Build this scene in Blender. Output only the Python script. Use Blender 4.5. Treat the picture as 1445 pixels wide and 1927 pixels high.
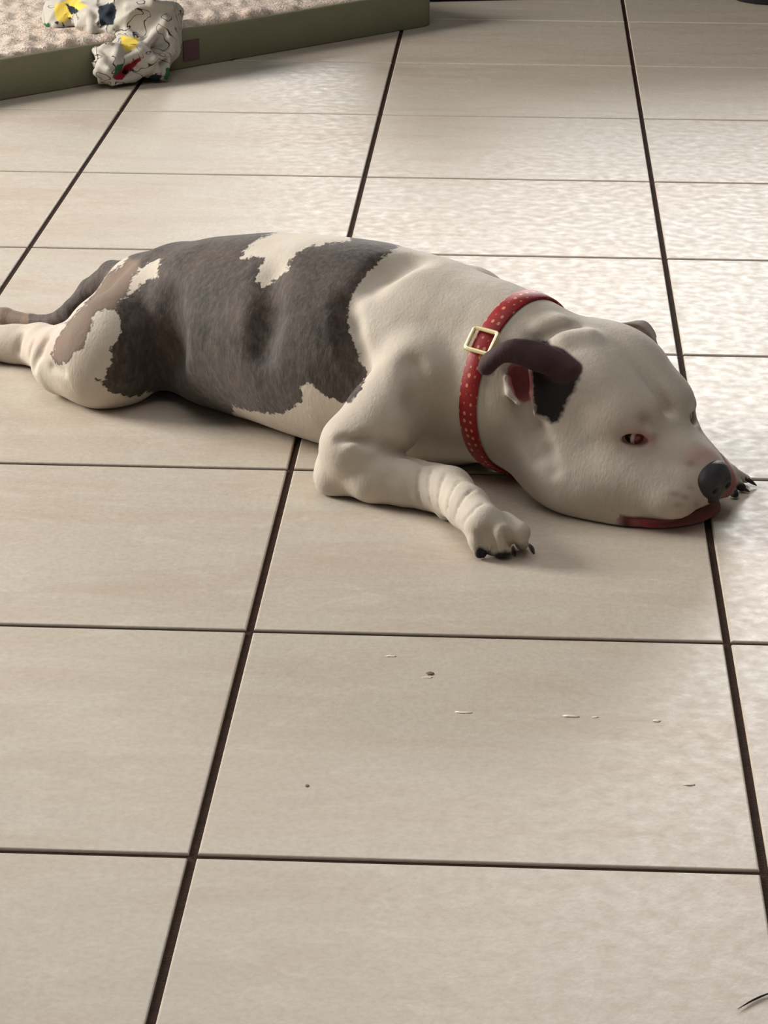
import bpy, bmesh, math, random
import numpy as np
from mathutils import Vector, Matrix, Euler

random.seed(7)
for o in list(bpy.data.objects):
    bpy.data.objects.remove(o)

# ------------------------------------------------------------------ camera
TILE = 0.45
F_PX = 5078.0
CAM = np.array([0.55306, -4.19572, 2.25129]) * TILE
ROT = (1.207566, -0.003979, 0.053627)
cd = bpy.data.cameras.new('camera')
cam = bpy.data.objects.new('camera', cd)
bpy.context.scene.collection.objects.link(cam)
cam.location = CAM
cam.rotation_euler = ROT
cd.sensor_fit = 'VERTICAL'
cd.sensor_height = 24.0
cd.sensor_width = 18.0
cd.lens = F_PX / 1927.0 * 24.0
cd.clip_start = 0.05
cd.clip_end = 100
bpy.context.scene.camera = cam

# ------------------------------------------------------------------ light
scene = bpy.context.scene
scene.view_settings.view_transform = 'Standard'
scene.view_settings.look = 'None'
scene.view_settings.gamma = 1.0
scene.view_settings.use_curve_mapping = False
scene.view_settings.exposure = 0.04
world = bpy.data.worlds.new('world')
scene.world = world
world.use_nodes = True
bgn = world.node_tree.nodes['Background']
bgn.inputs[0].default_value = (1.0, 0.96, 0.93, 1)
bgn.inputs[1].default_value = 0.11

def area(name, loc, target, sx, sy, power, col):
    l = bpy.data.lights.new(name, 'AREA')
    l.shape = 'RECTANGLE'
    l.size, l.size_y = sx, sy
    l.energy = power
    l.color = col
    o = bpy.data.objects.new(name, l)
    scene.collection.objects.link(o)
    o.location = loc
    d = Vector(target) - Vector(loc)
    o.rotation_euler = d.to_track_quat('-Z', 'Y').to_euler()
    return o

area('window_light_back', (0.9, 9.0, 2.15), (0.4, 1.2, 0.0), 3.0, 1.3, 310, (1.0, 0.98, 0.95))
area('window_light_side', (-3.4, 1.95, 1.5), (0.0, 1.0, 0.0), 1.4, 1.4, 230, (1.0, 0.96, 0.90))
area('ceiling_bounce', (-0.1, 0.75, 2.1), (0.0, 0.75, 0.0), 2.2, 1.6, 19, (1.0, 0.97, 0.94))

# ------------------------------------------------------------------ helpers
M3 = np.array(Euler(ROT, 'XYZ').to_matrix())

def W(px, py, z):
    """world point at height z whose image is photo pixel (px, py)"""
    d = M3 @ np.array([(px - 722.5) / F_PX, -(py - 963.5) / F_PX, -1.0])
    return CAM + d * ((z - CAM[2]) / d[2])

def S(px, py, z, rpx):
    p = W(px, py, z if z is not None else 0.05)
    if z is None:                       # resting on the floor
        for _ in range(8):
            r = rpx * (-(M3.T @ (p - CAM))[2]) / F_PX
            p = W(px, py, r)
    r = rpx * (-(M3.T @ (p - CAM))[2]) / F_PX
    return p, r

def to_px(P):
    v = (P - CAM) @ M3
    return 722.5 + F_PX * v[:, 0] / -v[:, 2], 963.5 - F_PX * v[:, 1] / -v[:, 2]

def link(o, parent=None):
    scene.collection.objects.link(o)
    if parent is not None:
        o.parent = parent
        o.matrix_parent_inverse = parent.matrix_world.inverted()
    return o

def empty(name, loc, label, cat, group=None):
    o = bpy.data.objects.new(name, None)
    o.empty_display_size = 0.05
    scene.collection.objects.link(o)
    o.location = loc
    o['label'] = label
    o['category'] = cat
    if group:
        o['group'] = group
    bpy.context.view_layer.update()
    return o

def mesh_obj(name, verts, faces, mat, parent=None, smooth=True):
    me = bpy.data.meshes.new(name)
    me.from_pydata([tuple(map(float, v)) for v in verts], [], [tuple(map(int, f)) for f in faces])
    me.update()
    if smooth:
        me.polygons.foreach_set('use_smooth', [True] * len(me.polygons))
    if mat:
        me.materials.append(mat)
    return link(bpy.data.objects.new(name, me), parent)

def bm_obj(name, bm, mat, parent=None, smooth=True):
    me = bpy.data.meshes.new(name)
    bm.to_mesh(me)
    bm.free()
    if smooth:
        me.polygons.foreach_set('use_smooth', [True] * len(me.polygons))
    if mat:
        me.materials.append(mat)
    return link(bpy.data.objects.new(name, me), parent)

# --- materials
def srgb(r, g, b):
    f = lambda c: ((c / 255 + 0.055) / 1.055) ** 2.4 if c > 10 else c / 255 / 12.92
    return (f(r), f(g), f(b), 1)

class NT:
    def __init__(self, name, rough=0.6, spec=0.5):
        self.m = bpy.data.materials.new(name)
        self.m.use_nodes = True
        self.t = self.m.node_tree
        self.b = self.t.nodes['Principled BSDF']
        self.b.inputs['Roughness'].default_value = rough
        self.b.inputs['Specular IOR Level'].default_value = spec
    def n(self, typ, ins=None, **kw):
        nd = self.t.nodes.new(typ)
        for k, v in kw.items():
            setattr(nd, k, v)
        for k, v in (ins or {}).items():
            if hasattr(v, 'bl_idname') and v.bl_idname.startswith('NodeSocket'):
                self.t.links.new(v, nd.inputs[k])
            else:
                nd.inputs[k].default_value = v
        return nd
    def base(self, v): self.set('Base Color', v)
    def set(self, k, v):
        if hasattr(v, 'bl_idname') and v.bl_idname.startswith('NodeSocket'):
            self.t.links.new(v, self.b.inputs[k])
        else:
            self.b.inputs[k].default_value = v
    def noise(self, scale, detail=3, rough=0.5, vec=None, dist=0.0):
        if vec is None:
            vec = self.obj()
        return self.n('ShaderNodeTexNoise', {'Vector': vec, 'Scale': scale, 'Detail': detail, 'Roughness': rough, 'Distortion': dist}).outputs['Fac']
    def obj(self, scale=None):
        c = self.n('ShaderNodeTexCoord').outputs['Object']
        if scale:
            c = self.n('ShaderNodeMapping', {'Vector': c, 'Scale': scale}).outputs[0]
        return c
    def mix(self, fac, a, b):
        nd = self.n('ShaderNodeMix', data_type='RGBA')
        for i, v in ((0, fac), (6, a), (7, b)):
            if hasattr(v, 'bl_idname'):
                self.t.links.new(v, nd.inputs[i])
            else:
                nd.inputs[i].default_value = v
        return nd.outputs[2]
    def ramp(self, fac, a, b):
        return self.n('ShaderNodeMapRange', {0: fac, 1: a, 2: b}).outputs[0]
    def math(self, op, a, b=0.0):
        return self.n('ShaderNodeMath', {0: a, 1: b}, operation=op).outputs[0]
    def attr(self, name):
        return self.n('ShaderNodeAttribute', attribute_name=name)
    def bump(self, h, strength, dist=0.01):
        self.set('Normal', self.n('ShaderNodeBump', {'Height': h, 'Strength': strength, 'Distance': dist}).outputs[0])

def simple(name, col, rough=0.6, nscale=60, var=0.12, bump=0.2, metallic=0.0):
    t = NT(name, rough)
    nz = t.noise(nscale, 4)
    dark = tuple(c * (1 - var) for c in col[:3]) + (1,)
    lite = tuple(min(1, c * (1 + var)) for c in col[:3]) + (1,)
    t.base(t.mix(nz, dark, lite))
    t.set('Metallic', metallic)
    if bump:
        t.bump(t.noise(nscale * 6, 3), bump, 0.002)
    return t.m

# tiles
def tile_material():
    t = NT('glazed_tile', 0.36, 0.5)
    co = t.obj()
    big = t.noise(2.2, 3, 0.5)
    streak = t.noise(9, 5, 0.6, t.obj((0.35, 1.4, 1)), 0.6)
    fine = t.noise(160, 4, 0.65)
    c = t.mix(t.ramp(big, 0.3, 0.7), srgb(200, 187, 171), srgb(194, 187, 173))
    c = t.mix(t.math('MULTIPLY', t.ramp(streak, 0.45, 0.70), 0.55), c, srgb(186, 162, 144))
    st2 = t.noise(14, 6, 0.7, t.obj((0.7, 1.5, 1)), 1.6)
    c = t.mix(t.math('MULTIPLY', t.ramp(st2, 0.52, 0.70), 0.42), c, srgb(214, 207, 194))
    c = t.mix(t.math('MULTIPLY', t.ramp(fine, 0.4, 0.7), 0.34), c, srgb(160, 148, 130))
    vein = t.n('ShaderNodeTexVoronoi', {'Vector': t.n('ShaderNodeMapping', {'Vector': co, 'Scale': (14, 26, 1)}).outputs[0], 'Scale': 1.0}, feature='DISTANCE_TO_EDGE').outputs['Distance']
    t.base(c)
    h = t.math('ADD', t.noise(260, 4, 0.6, t.obj((1.2, 0.7, 1))), t.math('MULTIPLY', t.noise(110, 3, 0.5, t.obj((1.3, 0.6, 1))), 0.8))
    t.bump(h, 0.065, 0.003)
    t.set('Roughness', t.ramp(t.noise(60, 4), -0.75, 1.75))
    return t.m

def grout_material():
    t = NT('brown_grout', 0.95, 0.1)
    t.base(t.mix(t.noise(90, 4), srgb(36, 25, 20), srgb(70, 52, 42)))
    t.bump(t.noise(400, 3), 0.5, 0.002)
    return t.m

# ------------------------------------------------------------------ floor
def build_floor():
    bm = bmesh.new()
    g = 0.0036
    bev = 0.0019
    for i in range(-5, 6):
        for j in range(-4, 14):
            if j < -2 and abs(i) > 3:
                continue
            x0, x1 = i * TILE + g, (i + 1) * TILE - g
            y0, y1 = j * TILE + g, (j + 1) * TILE - g
            rings = []
            for ins, z in ((0.0, -0.012), (0.0, -bev), (bev * 0.13, -bev * 0.5), (bev * 0.5, -bev * 0.13), (bev, 0.0)):
                rings.append([bm.verts.new((x, y, z)) for x, y in
                              ((x0 + ins, y0 + ins), (x1 - ins, y0 + ins), (x1 - ins, y1 - ins), (x0 + ins, y1 - ins))])
            for a, b in zip(rings, rings[1:]):
                for k in range(4):
                    f = bm.faces.new((a[k], a[(k + 1) % 4], b[(k + 1) % 4], b[k]))
                    f.smooth = False
            bm.faces.new(rings[-1])
    x0, x1, y0, y1 = -5 * TILE, 6 * TILE, -4 * TILE, 14 * TILE
    q = [bm.verts.new(p) for p in ((x0, y0, -0.0024), (x1, y0, -0.0024), (x1, y1, -0.0024), (x0, y1, -0.0024))]
    gf = bm.faces.new(q)
    gf.material_index = 1
    o = bm_obj('floor', bm, tile_material(), None, False)
    o.data.materials.append(grout_material())
    o['kind'] = 'structure'
    return o
build_floor()

# ------------------------------------------------------------------ implicit surfaces
class Field:
    def __init__(self, lo, hi, h):
        self.lo = np.array(lo, np.float32)
        self.h = h
        self.n = np.ceil((np.array(hi) - np.array(lo)) / h).astype(int) + 1
        self.d = np.full(tuple(self.n), 0.05, np.float32)
    def sub(self, lo, hi):
        a = np.clip(np.floor((np.array(lo) - self.lo) / self.h).astype(int), 0, self.n)
        b = np.clip(np.ceil((np.array(hi) - self.lo) / self.h).astype(int) + 1, 0, self.n)
        if np.any(b <= a):
            return None, None
        ax = [self.lo[i] + self.h * np.arange(a[i], b[i], dtype=np.float32) for i in range(3)]
        return tuple(slice(a[i], b[i]) for i in range(3)), np.meshgrid(*ax, indexing='ij', sparse=True)
    def comb(self, sl, v, k, sub=False):
        cur = self.d[sl]
        if sub:
            v = -v
            hh = np.maximum(k - np.abs(cur - v), 0) / k
            self.d[sl] = np.maximum(cur, v) + hh * hh * k * 0.25
        else:
            hh = np.maximum(k - np.abs(cur - v), 0) / k
            self.d[sl] = np.minimum(cur, v) - hh * hh * k * 0.25
    def cone(self, a, b, ra, rb, k=0.01, sub=False):
        a = np.array(a, float); b = np.array(b, float)
        m = max(ra, rb) + k + 0.006
        if not sub: m += 0.044
        sl, g = self.sub(np.minimum(a, b) - m, np.maximum(a, b) + m)
        if sl is None: return
        ba = b - a
        l2 = max(float(ba @ ba), 1e-9)
        X, Y, Z = (g[i] - a[i] for i in range(3))
        t = np.clip((X * ba[0] + Y * ba[1] + Z * ba[2]) / l2, 0, 1)
        v = np.sqrt((X - t * ba[0]) ** 2 + (Y - t * ba[1]) ** 2 + (Z - t * ba[2]) ** 2) - (ra + (rb - ra) * t)
        self.comb(sl, v.astype(np.float32), k, sub)
    def ball(self, c, r, k=0.01, sub=False):
        self.cone(c, np.array(c) + (0, 0, 1e-5), r, r, k, sub)
    def ell(self, c, r, R=None, k=0.01, sub=False):
        c = np.array(c, float); r = np.array(r, float)
        R = np.eye(3) if R is None else np.array(R, float)     # columns = axes
        m = max(r) + k + 0.006 + (0 if sub else 0.03)
        sl, g = self.sub(c - m, c + m)
        if sl is None: return
        P = [g[i] - c[i] for i in range(3)]
        q = [P[0] * R[0, i] + P[1] * R[1, i] + P[2] * R[2, i] for i in range(3)]
        k0 = np.sqrt(sum((q[i] / r[i]) ** 2 for i in range(3)))
        k1 = np.sqrt(sum((q[i] / r[i] ** 2) ** 2 for i in range(3))) + 1e-9
        v = k0 * (k0 - 1) / k1
        self.comb(sl, v.astype(np.float32), k, sub)
    def chain(self, pts, k=0.012):
        for (p, r), (q, s) in zip(pts, pts[1:]):
            self.cone(p, q, r, s, k)
    def chain_sub(self, pts, r, k):
        for p, q in zip(pts, pts[1:]):
            self.cone(p, q, r, r, k, True)
    def sample(self, P):
        q = (np.atleast_2d(P) - self.lo) / self.h
        q = np.clip(q, 0, self.n - 1.001)
        i = q.astype(int); f = q - i
        out = 0
        for dx in (0, 1):
            for dy in (0, 1):
                for dz in (0, 1):
                    w = (f[:, 0] if dx else 1 - f[:, 0]) * (f[:, 1] if dy else 1 - f[:, 1]) * (f[:, 2] if dz else 1 - f[:, 2])
                    out = out + w * self.d[i[:, 0] + dx, i[:, 1] + dy, i[:, 2] + dz]
        return out
    def surface(self):
        d = self.d
        ins = d < 0
        n = d.shape
        cnt = np.zeros((n[0] - 1, n[1] - 1, n[2] - 1), np.int8)
        for dx in (0, 1):
            for dy in (0, 1):
                for dz in (0, 1):
                    cnt += ins[dx:n[0] - 1 + dx, dy:n[1] - 1 + dy, dz:n[2] - 1 + dz]
        act = (cnt > 0) & (cnt < 8)
        idx = np.argwhere(act)
        vid = -np.ones(cnt.shape, np.int64)
        vid[act] = np.arange(len(idx))
        acc = np.zeros((len(idx), 3)); num = np.zeros(len(idx))
        C = [(x, y, z) for x in (0, 1) for y in (0, 1) for z in (0, 1)]
        for a in C:
            for ax in range(3):
                if a[ax]: continue
                b = list(a); b[ax] = 1
                da = d[idx[:, 0] + a[0], idx[:, 1] + a[1], idx[:, 2] + a[2]]
                db = d[idx[:, 0] + b[0], idx[:, 1] + b[1], idx[:, 2] + b[2]]
                cr = (da < 0) != (db < 0)
                t = np.where(cr, da / np.where(cr, da - db, 1), 0)
                p = np.repeat(np.array(a, float)[None], len(idx), 0)
                p[:, ax] += t
                acc += p * cr[:, None]; num += cr
        V = self.lo + self.h * (idx + acc / num[:, None])
        faces = []
        for ax in range(3):
            u, w = (ax + 1) % 3, (ax + 2) % 3
            s0 = [slice(None)] * 3; s1 = [slice(None)] * 3
            s0[ax] = slice(0, -1); s1[ax] = slice(1, None)
            A = ins[tuple(s0)]; B = ins[tuple(s1)]
            e = np.argwhere(A != B)
            e = e[(e[:, u] > 0) & (e[:, w] > 0) & (e[:, u] < n[u] - 1) & (e[:, w] < n[w] - 1)]
            flip = A[e[:, 0], e[:, 1], e[:, 2]]
            def c(du, dw):
                q = e.copy(); q[:, u] += du; q[:, w] += dw
                return vid[q[:, 0], q[:, 1], q[:, 2]]
            Q = np.stack([c(-1, -1), c(0, -1), c(0, 0), c(-1, 0)], 1)
            Q = np.where(flip[:, None], Q, Q[:, ::-1])
            faces.append(Q)
        return V, np.concatenate(faces)

def fast_mesh(name, V, Fc, mat, parent=None):
    me = bpy.data.meshes.new(name)
    me.vertices.add(len(V))
    me.vertices.foreach_set('co', V.astype(np.float32).ravel())
    me.loops.add(Fc.size)
    me.loops.foreach_set('vertex_index', Fc.astype(np.int32).ravel())
    me.polygons.add(len(Fc))
    me.polygons.foreach_set('loop_start', np.arange(0, Fc.size, 4, dtype=np.int32))
    me.polygons.foreach_set('loop_total', np.full(len(Fc), 4, np.int32))
    me.polygons.foreach_set('use_smooth', np.ones(len(Fc), bool))
    me.update(calc_edges=True)
    me.validate()
    me.materials.append(mat)
    return link(bpy.data.objects.new(name, me), parent)

def relax(V, Fc, it=1, lam=0.5):
    for _ in range(it):
        acc = np.zeros_like(V); cn = np.zeros(len(V))
        for k in range(4):
            a, b = Fc[:, k], Fc[:, (k + 1) % 4]
            for x in range(3):
                acc[:, x] += np.bincount(a, V[b, x], len(V)) + np.bincount(b, V[a, x], len(V))
            cn += np.bincount(a, minlength=len(V)) + np.bincount(b, minlength=len(V))
        V = V + lam * (acc / np.maximum(cn, 1)[:, None] - V)
    return V

def poly_sd(px, py, poly):
    """signed distance to a polygon, positive inside"""
    P = np.array(poly, float); Q = np.roll(P, -1, 0)
    best = np.full(len(px), 1e9); inside = np.zeros(len(px), bool)
    for (ax, ay), (bx, by) in zip(P, Q):
        ex, ey = bx - ax, by - ay
        t = np.clip(((px - ax) * ex + (py - ay) * ey) / (ex * ex + ey * ey + 1e-9), 0, 1)
        best = np.minimum(best, (px - ax - t * ex) ** 2 + (py - ay - t * ey) ** 2)
        c = ((ay > py) != (by > py)) & (px < ex * (py - ay) / (ey if abs(ey) > 1e-9 else 1e-9) + ax)
        inside ^= c
    return np.where(inside, 1, -1) * np.sqrt(best)

def set_attr(o, name, vals):
    a = o.data.attributes.new(name, 'FLOAT', 'POINT')
    a.data.foreach_set('value', np.asarray(vals, np.float32))

# ------------------------------------------------------------------ dog
HS = np.array([0.338, 0.852, 0.099])                  # skull centre
yaw, pit, rol = math.radians(-42), math.radians(-8), math.radians(3)
HF = np.array([math.cos(yaw) * math.cos(pit), math.sin(yaw) * math.cos(pit), math.sin(pit)])
HL = np.array([-math.sin(yaw), math.cos(yaw), 0.0])   # towards the far side
HU = np.cross(HF, HL)
HL = HL * math.cos(rol) + HU * math.sin(rol); HU = np.cross(HF, HL)
HR = np.stack([HF, HL, HU], 1)
def H(f, l, u): return HS + HF * f + HL * l + HU * u

def sheet(f, rows, rad, k=0.004, nu=26, nv=20):
    """stamp a skin flap through rows of (px, py, z) control points"""
    G = np.array(rows)
    def interp(A, t):
        n = A.shape[0]; x = t * (n - 1); i = min(int(x), n - 2); u = x - i
        p0 = A[max(i - 1, 0)]; p1 = A[i]; p2 = A[i + 1]; p3 = A[min(i + 2, n - 1)]
        return 0.5 * ((2 * p1) + (p2 - p0) * u + (2 * p0 - 5 * p1 + 4 * p2 - p3) * u * u + (3 * p1 - p0 - 3 * p2 + p3) * u ** 3)
    for a in range(nv):
        row = interp(G, a / (nv - 1))
        pts = [interp(row, b / (nu - 1)) for b in range(nu)]
        for p, q in zip(pts, pts[1:]):
            f.cone(p, q, rad, rad, k)

EAR_NEAR = [[(1064, 706, -0.001), (1034, 698, 0.004), (1004, 690, 0.016), (952, 674, 0.022), (918, 698, 0.012)],
            [(1076, 700, -0.001), (1044, 682, 0.004), (1000, 666, 0.022), (950, 658, 0.026), (908, 694, 0.013)],
            [(1080, 696, -0.002), (1050, 670, 0.003), (1008, 649, 0.018), (960, 648, 0.024), (912, 676, 0.012)]]
EAR_FAR = [[(1122, 620, 0.150), (1150, 630, 0.150), (1190, 645, 0.146), (1228, 662, 0.138)],
           [(1128, 615, 0.152), (1165, 618, 0.158), (1205, 622, 0.156), (1232, 656, 0.144)],
           [(1130, 613, 0.150), (1170, 618, 0.156), (1210, 611, 0.152), (1228, 634, 0.140)]]
EAR_PTS = {}
def lifted(f, rows):
    out = []
    for r in rows:
        q = []
        for x, y, l in r:
            p = surf(f, x, y); d = CAM - p
            q.append(p + d / np.linalg.norm(d) * l)
        out.append(q)
    return np.array(out)
def surf(f, px_, py_):
    a = W(px_, py_, 0.29); b = W(px_, py_, 0.0)
    t = np.linspace(0, 1, 500)[:, None]
    P = a + (b - a) * t
    v = f.sample(P)
    i = int(np.argmax(v < 0))
    return P[i] if v[i] < 0 else P[-1]
def groove(f, path, r, k, depth=0.0):
    P = [surf(f, *p) for p in path]
    for p, q in zip(P, P[1:]):
        f.cone(p, q, r, r, k, True)
def ridge(f, path, r, k, sink=0.6):
    P = [surf(f, *p) for p in path]
    dn = np.array([0, 0.35, -0.9]) * r * sink
    for p, q in zip(P, P[1:]):
        f.cone(p + dn, q + dn, r, r, k)
TAIL_CHAIN = []
EYE_AT = {-1: (0.084, -0.046, 0.007), 1: (0.090, 0.038, 0.010)}
BALL_AT = {-1: (0.0785, -0.0385, 0.007), 1: (0.0835, 0.0315, 0.010)}
def build_dog_field():
    f = Field((-0.56, 0.56, -0.006), (0.56, 1.52, 0.30), 0.0023)
    # trunk
    f.chain([S(286, 590, None, 96), S(350, 596, None, 130), S(430, 608, None, 152), S(520, 618, None, 168),
             S(610, 636, None, 180), S(700, 655, None, 186), S(775, 674, None, 184)], 0.03)
    # shoulders and chest
    sh = S(815, 640, 0.125, 140); f.ball(sh[0], sh[1], 0.03)
    b = S(820, 694, None, 162); f.ball(b[0], b[1], 0.03)
    b = S(862, 742, None, 125); f.ball(b[0], b[1], 0.03)
    # far shoulder
    b = S(872, 600, 0.12, 102); f.ball(b[0], b[1], 0.03)
    # neck
    f.chain([S(830, 676, 0.118, 162), S(910, 692, 0.115, 154), S(985, 722, 0.108, 146), S(1060, 745, 0.10, 138)], 0.03)
    # rump
    b = S(262, 548, 0.10, 62); f.ball(b[0], b[1], 0.03)
    # tail
    TAIL_CHAIN.extend([S(262, 512, 0.125, 26), S(212, 517, 0.10, 26), S(172, 548, 0.07, 24), S(138, 584, 0.045, 20), S(100, 606, 0.022, 15),
             S(60, 606, 0.014, 14), S(10, 596, 0.013, 16), S(-50, 583, 0.012, 13), S(-110, 575, 0.009, 8)])
    f.chain(TAIL_CHAIN, 0.006)
    # near hind leg
    f.chain([S(266, 590, 0.10, 74), S(218, 645, 0.075, 84), S(190, 682, None, 80)], 0.02)
    f.chain([S(190, 682, None, 82), S(125, 678, None, 68)], 0.02)
    b = S(238, 690, None, 62); f.ball(b[0], b[1], 0.03)
    f.chain([S(228, 552, 0.105, 34), S(176, 600, 0.07, 29), S(118, 642, 0.05, 26)], 0.02)
    f.chain([S(112, 668, None, 55), S(75, 650, None, 40), S(30, 648, None, 35), S(-30, 644, None, 34), S(-95, 640, None, 36)], 0.010)
    b = S(76, 636, 0.045, 24); f.ball(b[0], b[1], 0.01)
    for k, (tx, ty) in enumerate(((-128, 622), (-138, 640), (-136, 658), (-124, 672))):
        b = S(tx, ty, None, 15); f.ball(b[0], b[1], 0.008)
    # far hind leg, stretched out behind
    f.chain([S(300, 560, 0.05, 50), S(250, 640, 0.045, 30)], 0.02)
    # near foreleg: upper arm, forearm, wrist
    f.chain([S(792, 700, 0.125, 84), S(726, 782, 0.085, 72), S(670, 842, 0.055, 66), S(650, 874, None, 52)], 0.012)
    f.chain([S(650, 876, None, 52), S(705, 893, None, 53), S(765, 905, None, 48), S(812, 916, None, 45), S(845, 924, 0.028, 44)], 0.006)
    f.chain([S(845, 924, 0.028, 44), S(880, 955, 0.030, 39), S(912, 988, 0.030, 39)], 0.010)
    b = S(838, 968, None, 12); f.ball(b[0], b[1], 0.008)       # carpal pad
    b = S(622, 905, None, 26); f.ball(b[0], b[1], 0.02)        # point of elbow
    # toes of the near forepaw
    for (x0, y0, z0, r0, x1, y1, z1, r1) in ((893, 985, 0.024, 20, 900, 1018, 0.017, 20),
                                             (908, 978, 0.030, 20, 921, 1012, 0.022, 16),
                                             (928, 978, 0.034, 20, 944, 1003, 0.028, 21),
                                             (950, 982, 0.030, 20, 978, 1002, 0.026, 21)):
        f.chain([S(x0, y0, z0, r0), S(x1, y1, z1, r1)], 0.004)
        tip = S(x1 + 4, y1 + 22, None, 13); f.cone(S(x1, y1, z1, r1)[0], tip[0], S(x1, y1, z1, r1)[1] * 0.85, tip[1], 0.003)
    b = S(945, 1026, None, 24); f.ball(b[0], b[1], 0.006)      # pads
    # far foreleg under the jaw and its paw
    f.chain([S(1120, 760, 0.03, 45), S(1250, 830, 0.022, 34), S(1335, 878, 0.020, 28), S(1370, 894, 0.018, 22)], 0.012)
    for (x0, y0, z0, x1, y1) in ((1372, 886, 0.020, 1404, 902), (1374, 896, 0.016, 1396, 918), (1368, 908, 0.012, 1382, 930)):
        f.chain([S(x0, y0, z0, 12), S(x1, y1, None, 9)], 0.003)
    # head
    f.ell(H(-0.005, 0, 0.004), (0.088, 0.080, 0.070), HR, 0.03)
    for s in (-1, 1):
        f.ell(H(0.012, s * 0.061, -0.054), (0.070, 0.044, 0.046), HR, 0.03)       # cheek muscle
        f.ell(H(-0.010, s * 0.034, 0.040), (0.060, 0.036, 0.034), HR, 0.02)       # crown
        f.ell(H(0.054, s * 0.037, 0.019), (0.030, 0.026, 0.023), HR, 0.018)       # brow
        f.ell(H(0.110, s * 0.032, -0.046), (0.050, 0.032, 0.028), HR, 0.012)      # flews
        f.ell(H(0.072, s * 0.036, -0.036), (0.050, 0.030, 0.036), HR, 0.02)       # under-eye
        f.ell(H(0.055, s * 0.050, -0.078), (0.062, 0.028, 0.022), HR, 0.018)      # jowl on the floor
    f.ell(H(0.050, 0, 0.0), (0.050, 0.056, 0.045), HR, 0.03)
    f.ell(H(0.100, 0, -0.022), (0.062, 0.036, 0.032), HR, 0.02)                   # muzzle bridge
    f.ell(H(0.132, 0, -0.034), (0.032, 0.034, 0.030), HR, 0.012)
    f.ell(H(0.092, 0, -0.082), (0.066, 0.068, 0.018), HR, 0.003)                  # lower jaw
    for s in (-1, 1):                                                             # lip line
        f.chain_sub([H(0.080, s * 0.070, -0.066), H(0.105, s * 0.064, -0.066), H(0.132, s * 0.052, -0.065), H(0.152, s * 0.030, -0.062), H(0.160, 0, -0.056)], 0.0030, 0.004)
        f.chain([(H(0.066, s * 0.052, 0.014), 0.005), (H(0.080, s * 0.044, 0.019), 0.005), (H(0.094, s * 0.036, 0.013), 0.005)], 0.008)
        f.chain([(H(0.072, s * 0.054, -0.003), 0.004), (H(0.088, s * 0.045, -0.006), 0.004), (H(0.098, s * 0.036, 0.0), 0.004)], 0.008)
    f.cone(H(0.035, 0, 0.078), H(0.085, 0, 0.027), 0.004, 0.005, 0.016, True)     # furrow
    for s in (-1, 1):                                                             # eyelid openings
        f.ell(H(*EYE_AT[s]), (0.0140, 0.009, 0.0072), HR @ np.array(Euler((0, 0, -s * 0.6)).to_matrix()), 0.005, True)
    for q in ((1062, 872, 60), (1110, 892, 62), (1165, 908, 66)):
        b = S(q[0], q[1], None, q[2]); f.ball(b[0], b[1], 0.025)
    # throat
    b = S(1005, 818, None, 76); f.ball(b[0], b[1], 0.03)
    f.chain([S(1040, 862, None, 48), S(1110, 905, None, 54)], 0.03)
    # near ear: hollow, rim and a flap folded back
    rimA = lifted(f, [[(956, 712, 0.005), (960, 738, 0.006), (978, 762, 0.005), (1006, 782, 0.002)]])[0]
    rimB = lifted(f, [[(1002, 698, 0.005), (1006, 740, 0.004), (1010, 776, 0.001)]])[0]
    f.ell(surf(f, 980, 722), (0.014, 0.016, 0.018), None, 0.006, True)
    f.chain([(p, 0.0042) for p in rimA], 0.006)
    f.chain([(p, 0.0042) for p in rimB], 0.008)
    # skin folds and muscle edges
    groove(f, [(652, 575), (656, 620), (668, 665), (684, 705)], 0.005, 0.022)
    groove(f, [(700, 535), (730, 505), (775, 490)], 0.0015, 0.034)
    groove(f, [(308, 575), (312, 630), (304, 680), (298, 700)], 0.007, 0.045)
    groove(f, [(505, 520), (500, 600), (490, 660)], 0.002, 0.040)
    groove(f, [(690, 830), (730, 838), (775, 856), (805, 868)], 0.0045, 0.012)
    groove(f, [(640, 828), (690, 826)], 0.002, 0.012)
    groove(f, [(778, 690), (790, 760), (800, 800)], 0.003, 0.030)
    groove(f, [(1078, 612), (1040, 625), (1010, 640)], 0.003, 0.016)
    ridge(f, [(1020, 618), (1050, 606)], 0.008, 0.016)
    ridge(f, [(1062, 640), (1110, 632)], 0.007, 0.018)
    groove(f, [(975, 700), (985, 780), (1010, 860)], 0.002, 0.018)
    groove(f, [(1015, 800), (1030, 850), (1042, 885)], 0.002, 0.014)
    for gp in ([(792, 880), (786, 915), (794, 948)], [(812, 884), (806, 915), (812, 950)], [(838, 893), (826, 925), (828, 962)], [(866, 905), (848, 930), (842, 965)], [(890, 922), (868, 945), (856, 975)], [(908, 948), (888, 965), (872, 985)]):
        groove(f, gp, 0.0005, 0.005)
    for gp in ([(118, 700), (98, 690)], [(60, 645), (54, 668)], [(40, 635), (34, 660)]):
        groove(f, gp, 0.0022, 0.010)
    groove(f, [(88, 640), (74, 665), (62, 692)], 0.0025, 0.010)
    # gaps between the toes
    for gp in ([(916, 998), (923, 1018), (928, 1036)], [(953, 1000), (961, 1020), (970, 1040)], [(905, 1005), (909, 1022), (912, 1040)]):
        groove(f, gp, 0.0042, 0.003)
    EAR_PTS['near'] = lifted(f, EAR_NEAR)
    EAR_PTS['far'] = np.array([[W(*p) for p in r] for r in EAR_FAR])
    sheet(f, EAR_PTS['near'], 0.0030)
    sheet(f, EAR_PTS['far'], 0.0028)
    return f

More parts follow.
